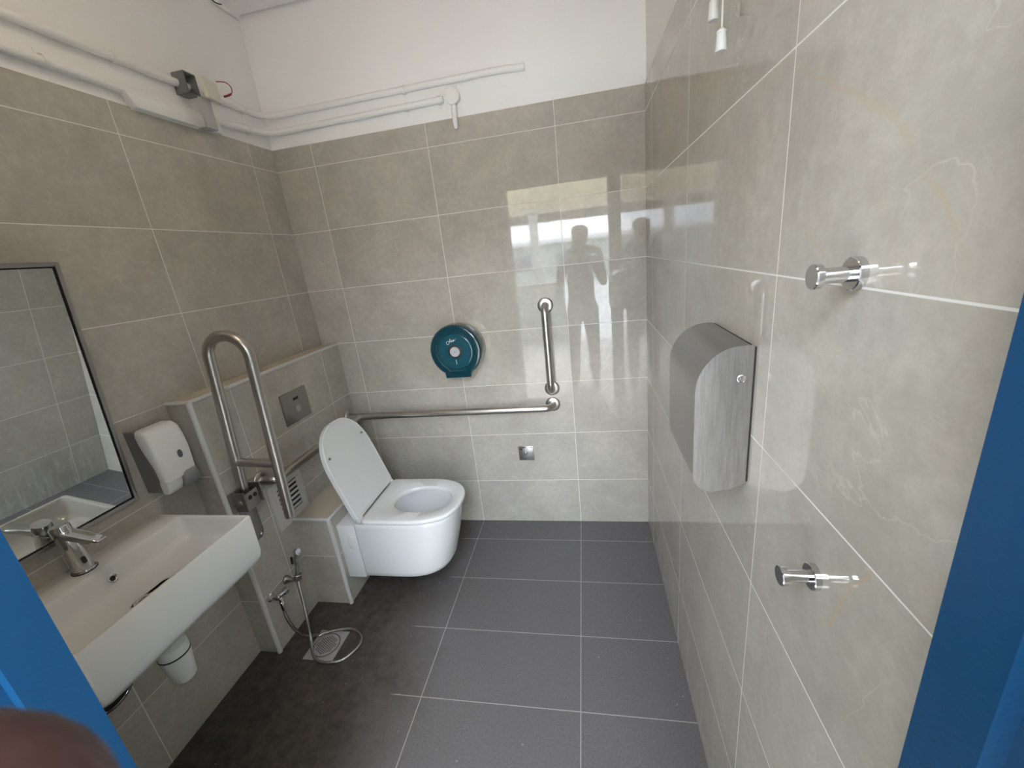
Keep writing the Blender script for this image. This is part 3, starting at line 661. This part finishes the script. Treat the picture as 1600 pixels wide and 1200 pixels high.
# ================================================================== TOILET PAPER DISPENSER
t = thing('toilet_roll_dispenser', 'round dark teal jumbo toilet roll dispenser on the back wall', 'toilet roll dispenser', (-.968, 0, 1.112))
pc = (-.968, 1.115)
def drum(r, flat, n=56):
    """circle with a squared-off chin"""
    out = []
    for i in range(n):
        a = PI/2 + 2*PI*i/n; out.append((pc[0]+r*math.cos(a), pc[1]+r*math.sin(a)))
    zc = pc[1]-r*.99; h = r*.47
    res = []
    for x, z in out:
        if z < pc[1]-r*.86:
            res.append((pc[0] + max(-h, min(h, (x-pc[0])*1.0)), pc[1]-r*1.0*flat))
        else: res.append((x, z))
    return res
def dl(r, y, f=1.0): return [Vector((x, y, z)) for x, z in drum(r, f)]
bm = B(); loft(bm, [dl(.134, 0), dl(.134, -.042), dl(.131, -.046)]); fin('back_case', bm, M_beige, t, smooth=30)
bm = B(); loft(bm, [dl(.138, -.044), dl(.1385, -.100), dl(.136, -.112), dl(.131, -.118), dl(.126, -.1195), dl(.105, -.1195), dl(.100, -.1165), dl(.098, -.1165)]); fin('cover', bm, M_teal, t, smooth=30)
bm = B(); lathe(bm, (pc[0], -.1163, pc[1]+.0), (0, -1, 0), [(0, .094), (.0035, .092), (.005, .086), (.003, .068), (.002, .032), (-.004, .030), (-.004, 0)], 48); c2 = fin('window_dish', bm, M_teal2, t)
bm = B(); lathe(bm, (pc[0], -.113, pc[1]), (0, -1, 0), [(0, .036), (.0062, .036), (.0070, .034), (.0070, .0)], 36); fin('hub_recess', bm, M_dark, t)
bm = B(); lathe(bm, (pc[0], -.118, pc[1]), (0, -1, 0), [(0, .026), (.008, .026), (.010, .024), (.010, .003), (.008, .002)], 36); fin('hub_button', bm, mat('hub_grey', (.40, .40, .41, 1), .35), t)
bm = B(); lathe(bm, (pc[0], -.128, pc[1]), (0, -1, 0), [(0, .0025), (.0006, .002)], 10); fin('hub_screw', bm, M_dark, t)
bm = B(); box(bm, pc[0]-.002, pc[0]+.0015, -.1222, -.1198, pc[1]-.068, pc[1]-.042, Matrix.Identity(4)); fin('sight_slot', bm, mat('pale_slot', (.35, .45, .48, 1), .3), t)
zl = pc[1]-.137
bm = B(); prism(bm, [(pc[0]-.070, zl+.032), (pc[0]-.0665, zl-.001), (pc[0]+.0665, zl-.001), (pc[0]+.070, zl+.032), (pc[0]+.045, zl+.03), (pc[0]+.04, zl+.012), (pc[0]-.04, zl+.012), (pc[0]-.045, zl+.03)], lambda a, b, c: (a, c, b), -.12, -.020); fin('paper_outlet', bm, M_teal, t, bevel=.0015)
# scribbled maker's mark: white handwritten strokes
bm = B(); yl = -.1225; o_ = Vector((pc[0]-.034, yl, pc[1]+.052))
strokes = [[(-.001, .004), (-.004, -.003), (.0, -.009), (.007, -.008), (.011, -.001), (.007, .004), (.001, .003)], [(.009, -.005), (.014, .006), (.019, .014), (.017, .006), (.016, .0)], [(.018, .0), (.022, .004), (.024, .001), (.027, .009), (.027, .002), (.031, .005), (.033, .002), (.036, .011), (.036, .004), (.041, .008), (.044, .006)], [(.047, .012), (.050, .0135)]]
for st in strokes: tube(bm, catmull([o_ + Vector((a, 0, b*1.25)) for a, b in st], 5), .0011, 6)
o = fin('lettering', bm, mat('print_white', (.72, .76, .78, 1), .5), t); o['label'] = 'small white handwritten logo'
bm = B(); box(bm, -.906, -.890, -.07, -.045, .990, 1.004); fin('latch', bm, M_beige, t, bevel=.002)

# ================================================================== DRYER
t = thing('hand_dryer', 'brushed steel hand dryer with rounded top on the right wall', 'hand dryer', (0, -1.205, 1.06))
dp = [(0, 1.357), (-.018, 1.357)] + [(-.038 - .060*math.sin(a), 1.285 + .069*math.cos(a)) for a in [PI/2*i/12 for i in range(0, 13)]]
dp = [(0, 1.358), (-.02, 1.357)] + [(-.022 - .076*math.sin(a), 1.272 + .085*math.cos(a)) for a in [PI/2*i/14 for i in range(1, 15)]] + [(-.098, 1.10)] + [(-.062 - .036*math.cos(a), 1.098 - .038*math.sin(a)) for a in [PI/2*i/8 for i in range(1, 9)]] + [(-.03, 1.066), (0, 1.078)]
k = NT('dryer_steel'); tc_ = k.n('ShaderNodeTexCoord'); mp_ = k.n('ShaderNodeMapping'); mp_.inputs['Scale'].default_value = (60, 60, 3)
k.set(mp_.inputs[0], tc_.outputs['Object']); nn = k.noise(mp_.outputs[0], 6, 4, .6)
k.set(k.p.inputs['Base Color'], k.mix(k.rng(nn, .3, .7), (.34, .33, .32, 1), (.46, .45, .43, 1))); k.p.inputs['Metallic'].default_value = 1
k.p.inputs['Roughness'].default_value = .33; M_dry = k.m
in_ = lambda s: [((x if x > -.002 else x + (1-s)*.1 if False else x), z) for x, z in dp]
bm = B(); prism(bm, dp, lambda a, b, c: (a-.002 if a < -.001 else -.006, c, b), -1.326, -1.078); fin('housing', bm, M_dry, t, bevel=.0022, seg=2)
bm = B(); prism(bm, [(0, 1.355), (-.0065, 1.355), (-.0065, 1.082), (0, 1.082)], lambda a, b, c: (a, c, b), -1.3255, -1.08); fin('back_gap_shade', bm, M_dark, t)  # near-black plate paints the shaded gap between housing and wall
bm = B(); lathe(bm, (-.023, -1.3255, 1.297), (0, -1, 0), [(0, .0075), (.0015, .0075), (.002, .0065), (.0008, .006), (.0008, .0035), (.0025, .003), (.0028, 0)], 24); fin('security_screw', bm, M_chr, t)
bm = B(); box(bm, -.085, -.03, -1.27, -1.13, 1.057, 1.0615, Matrix.Identity(4)); fin('air_outlet', bm, M_dark, t)

# ================================================================== HOOKS
def hook(loc, label, first=None):
    t = thing('coat_hook', label, 'coat hook', loc, 'chrome knob hooks on the right wall')
    if first:
        for ch in first.children:
            c = ch.copy(); COL.objects.link(c); c.parent = t; c.matrix_parent_inverse = ch.matrix_parent_inverse.copy()
        return t
    x, y, z = loc
    bm = B(); lathe(bm, (x, y, z), (-1, 0, 0), [(0, .0182), (.0078, .0182), (.0088, .0172), (.0088, .0088)], 48); fin('wall_rose', bm, M_chr, t)
    bm = B(); lathe(bm, (x, y, z), (-1, 0, 0), [(.008, .0088), (.038, .0088)], 32, False, False); fin('stem', bm, M_chr, t)
    bm = B(); lathe(bm, (x, y, z), (-1, 0, 0), [(.0375, .0088), (.038, .0112), (.039, .0138), (.0455, .0142), (.0468, .0132), (.0468, 0)], 40); fin('cap', bm, M_chr, t)
    return t
h1 = hook((0, -1.577, 1.498), 'chrome knob hook beside the steel dryer, upper of the two')
h2 = hook((0, -1.578, 1.084), 'chrome knob hook below the other, near the blue door frame', h1)

# ================================================================== OUTSIDE (seen only in the glossy tiles; side walls unseen, added to block light)
M_conc = mat('walkway_concrete', (.60, .59, .56, 1), .7, var=.08, vscale=1.5)
M_yel = mat('cream_yellow_paint', (.72, .62, .38, 1), .6)
M_block = mat('light_block_grey', (.22, .215, .20, 1), .8, var=.1, vscale=1.5)  # kept dark so the added left wall bounces little light
M_gut = mat('grey_gutter_metal', (.16, .17, .19, 1), .5)
M_facade = mat('facade_paint', (.30, .34, .32, 1), .7, var=.06, vscale=.6)
M_win = mat('facade_window', (.10, .13, .16, 1), .15)
M_lawn = mat('lawn_grass', (.10, .16, .06, 1), .9, var=.3, vscale=3)
bm = B(); box(bm, -6, 5, -5.1, -1.97, -.1, -.002)
tag(fin('walkway_slab', bm, M_conc), 'grey concrete walkway outside the blue door', 'walkway')
bm = B(); box(bm, -2.5, .65, -2.65, -1.97, 2.95, 3.1); tag(fin('walkway_soffit', bm, M_yel), 'cream soffit over the walkway outside the door', 'soffit')
bm = B(); box(bm, -6, 1, -6.9, -4.9, 2.20, 2.60); tag(fin('linkway_roof', bm, M_yel, bevel=.01), 'cream linkway roof across from the doorway', 'roof')
bm = B(); box(bm, -6, 1, -4.93, -4.88, 2.165, 2.196); tag(fin('roof_edge', bm, M_white), 'thin white edging under the linkway roof', 'edging')
bm = B(); box(bm, -6, 1, -5.4, -5.3, 2.02, 2.16); tag(fin('gutter_band', bm, M_gut), 'grey metal band below the linkway roof', 'gutter')
bm = B(); box(bm, -6, -.62, -5.06, -4.94, 0, 1.03); pp = tag(fin('parapet_wall', bm, M_facade, bevel=.006), 'low grey parapet wall with a white coping at the walkway edge', 'parapet')
bm = B(); box(bm, -6, -.60, -5.08, -4.92, 1.0305, 1.06); fin('coping', bm, M_white, pp, bevel=.004)
bm = B(); box(bm, -1.12, -.98, -5.08, -4.94, 1.061, 2.219); tag(fin('walkway_post', bm, M_white, bevel=.006), 'white post standing on the parapet under the linkway roof', 'post')
bm = B(); box(bm, -30, 30, -60, -5.12, -.6, -.5); tag(fin('courtyard_ground', bm, M_conc), 'pale concrete courtyard beyond the walkway', 'ground')
bm = B(); box(bm, .45, .65, -4.3, -1.97, 0, 2.945); tag(fin('added_side_wall', bm, M_facade), 'unseen grey wall added right of the door to block side light', 'wall')  # unseen wall, added to cut light coming from outside right
bm = B(); box(bm, -1.65, -1.5, -4.3, -1.986, 0, 2.945); tag(fin('added_side_wall', bm, M_block), 'unseen grey wall added left of the door to block side light', 'wall')  # unseen wall, added to keep outside-left light off the right wall
bld = thing('opposite_building', 'pale grey building across from the walkway', 'building', (0, -26, -.5))
bm = B(); box(bm, -20, 12, -34, -26, -.5, 2.0); fin('facade', bm, M_facade, bld)
bm = B(); box(bm, -20.4, 12.4, -34.4, -25.6, 2.005, 2.25); fin('roof_slab', bm, M_white, bld)
for i in range(7):
    bm = B(); box(bm, -18+i*4, -15.6+i*4, -26.03, -25.96, .4, 1.4); fin('window', bm, M_win, bld)

# ================================================================== PHOTOGRAPHER'S HAND
def CP(r, u, f): return CAM + RT*r + UP*u + fwd*f
ph = None
pers = thing('person', 'person at the doorway, only a brownish fingertip showing at the lower left corner', 'person', (CAM.x-.05, CAM.y-.42, 0))
def skin(name, verts, edges, radii, material, parent, root=0, sub=2):
    me = bpy.data.meshes.new(name); me.from_pydata([tuple(v) for v in verts], edges, [])
    o = link(name, me, material, parent)
    s = o.modifiers.new('Skin', 'SKIN'); s.use_smooth_shade = True
    for i, r in enumerate(radii):
        d = me.skin_vertices[0].data[i]; d.radius = (r, r) if not isinstance(r, tuple) else r; d.use_root = (i == root)
    ss = o.modifiers.new('Sub', 'SUBSURF'); ss.levels = sub; ss.render_levels = sub
    return o
V, E_, Rr = [], [], []
def add(p, r, frm=None):
    V.append(Vector(p)); Rr.append(r)
    if frm is not None: E_.append((frm, len(V)-1))
    return len(V)-1
bx_, by_ = CAM.x-.03, CAM.y-.43
pel = add((bx_, by_, .93), (.15, .11)); wa = add((bx_, by_, 1.08), (.135, .10), pel); ch = add((bx_, by_+.01, 1.27), (.15, .11), wa)
nk0 = add((bx_, by_, 1.42), (.085, .075), ch); nk = add((bx_, by_+.01, 1.50), .052, nk0)
h_a = add((bx_+.01, by_+.03, 1.575), (.070, .08), nk); h_b = add((bx_+.015, by_+.035, 1.65), (.090, .108), h_a); h_c = add((bx_+.02, by_+.03, 1.725), (.088, .104), h_b)
for s in (-1, 1):
    k_ = add((bx_+s*.095, by_, .86), .095, pel); k_ = add((bx_+s*.11, by_+.01, .50), .062, k_); k_ = add((bx_+s*.115, by_-.02, .10), .042, k_); add((bx_+s*.13, by_+.12, .05), .034, k_)
    sh_ = add((bx_+s*.17, by_, 1.39), .058, nk0)
    el = add((bx_+s*.24, by_+.10, 1.16), .042, sh_)
    if s == -1:
        wr = add(CP(-.125, -.075, -.085), .027, el)
        pm = add(CP(-.115, -.045, -.045), (.030, .024), wr)
        # five fingers: the index tip curls over in front of the lens side of the phone
        kn = add(CP(-.092, -.018, -.030), .0125, pm); kn = add(CP(-.098, .012, -.006), .010, kn); kn = add(CP(-.085, .020, .012), .0088, kn); add(CP(-.078, .020, .016), .0075, kn)
        kn = add(CP(-.088, -.034, -.026), .0130, pm); kn = add(CP(-.092, -.033, .002), .0105, kn); kn = add(CP(-.073, -.034, .0235), .0105, kn); kn = add(CP(-.048, -.0342, .0275), .0108, kn); add(CP(-.0282, -.0345, .0278), .0104, kn)
        kn = add(CP(-.095, -.058, -.024), .0120, pm); kn = add(CP(-.098, -.060, .001), .0098, kn); kn = add(CP(-.082, -.061, .017), .0088, kn); add(CP(-.070, -.061, .018), .0078, kn)
        kn = add(CP(-.104, -.075, -.030), .0105, pm); kn = add(CP(-.106, -.080, -.008), .0086, kn); add(CP(-.094, -.080, .006), .0075, kn)
        kn = add(CP(-.088, -.052, -.062), .0130, pm); kn = add(CP(-.066, -.036, -.050), .0108, kn); add(CP(-.048, -.024, -.034), .0092, kn)
    else:
        wr = add(CP(.165, -.085, -.085), .027, el)
        pm = add(CP(.158, -.055, -.045), (.030, .024), wr)
        for q, uu in enumerate((-.005, -.030, -.054, -.074)):
            kn = add(CP(.160, uu, -.020), .0118-.0006*q, pm); kn = add(CP(.160, uu, -.002), .0098-.0005*q, kn); add(CP(.140-.002*q, uu-.002, -.0005), .0080-.0004*q, kn)
        kn = add(CP(.132, -.050, -.060), .0125, pm); kn = add(CP(.114, -.036, -.048), .0105, kn); add(CP(.100, -.024, -.036), .0090, kn)
skin('body', V, E_, Rr, M_skin, pers)
# clothing and hair
M_shirt = mat('dark_shirt_cloth', (.05, .055, .07, 1), .85, bump=.3, bscale=300); M_trs = mat('dark_trousers_cloth', (.03, .03, .035, 1), .85)
SV = [(bx_, by_, .90), (bx_, by_, 1.08), (bx_, by_+.01, 1.27), (bx_, by_, 1.425)]; SR = [(.165, .125), (.15, .115), (.165, .122), (.095, .085)]; SE = [(0, 1), (1, 2), (2, 3)]
for s in (-1, 1):
    SV += [(bx_+s*.17, by_, 1.39), (bx_+s*.215, by_+.055, 1.26)]; SR += [.068, .060]; n_ = len(SV); SE += [(3, n_-2), (n_-2, n_-1)]
skin('shirt', SV, SE, SR, M_shirt, pers)
TV = [(bx_, by_, .96)]; TR = [(.158, .12)]; TE = []
for s in (-1, 1):
    TV += [(bx_+s*.095, by_, .84), (bx_+s*.11, by_+.01, .50), (bx_+s*.115, by_-.02, .11)]; TR += [.103, .073, .062]; n_ = len(TV); TE += [(0, n_-3), (n_-3, n_-2), (n_-2, n_-1)]
skin('trousers', TV, TE, TR, M_trs, pers)
HV = [(bx_+.015, by_+.0, 1.66), (bx_+.018, by_+.005, 1.72), (bx_+.02, by_+.03, 1.765)]; skin('hair', HV, [(0, 1), (1, 2)], [(.092, .085), (.096, .105), (.085, .09)], mat('black_hair', (.012, .01, .01, 1), .5), pers)
# eyes, nose, mouth, ears on the head
fc = Vector((bx_+.015, by_+.035, 1.645))
for s in (-1, 1):
    bm = B(); bmesh.ops.create_uvsphere(bm, u_segments=14, v_segments=10, radius=.012, matrix=Matrix.Translation(fc + Vector((s*.030, .078, .012)))); fin('eye', bm, mat('eye_white', (.7, .7, .68, 1), .2), pers)
    bm = B(); bmesh.ops.create_uvsphere(bm, u_segments=14, v_segments=10, radius=1, matrix=Matrix.Translation(fc + Vector((s*.078, -.005, 0))) @ Matrix.Diagonal((.009, .018, .030, 1))); fin('ear', bm, M_skin, pers)
bm = B(); loft(bm, [[fc + Vector((x*wd, .080+d*(1 if y > 0 else 0), z)) for x, y in ((-1, 0), (0, 1), (1, 0))] for wd, d, z in ((.006, .006, .012), (.011, .020, -.018), (.015, .026, -.028), (.010, .008, -.034))]); fin('nose', bm, M_skin, pers)
bm = B(); tube(bm, catmull([fc + Vector(q) for q in ((-.024, .072, -.052), (-.01, .080, -.050), (.01, .080, -.050), (.024, .072, -.052))], 4), .004, 8); fin('mouth', bm, mat('lips', (.25, .07, .06, 1), .5), pers)
# phone held behind the picture plane
t = thing('smartphone', 'black smartphone held up in both hands at the doorway', 'phone', tuple(CP(.03, -.03, -.009)))
PMx = Matrix(((RT.x, UP.x, fwd.x, CAM.x), (RT.y, UP.y, fwd.y, CAM.y), (RT.z, UP.z, fwd.z, CAM.z), (0, 0, 0, 1)))
def pl_(bm, r0_, r1_, u0_, u1_, f0, f1, rad):
    loft(bm, [[PMx @ Vector((x, y, f)) for x, y in rrect(r0_, r1_, u0_, u1_, rad, 6)] for f in (f0, f1)])
bm = B(); pl_(bm, -.018, .135, -.058, .016, -.014, -.006, .009); fin('phone_case', bm, M_grey, t, bevel=.001)
bm = B(); pl_(bm, -.014, .131, -.054, .012, -.0146, -.0141, .007); fin('screen', bm, M_dark, t)
bm = B(); pl_(bm, -.012, .022, -.026, .012, -.0058, -.004, .007); fin('camera_island', bm, M_grey, t)
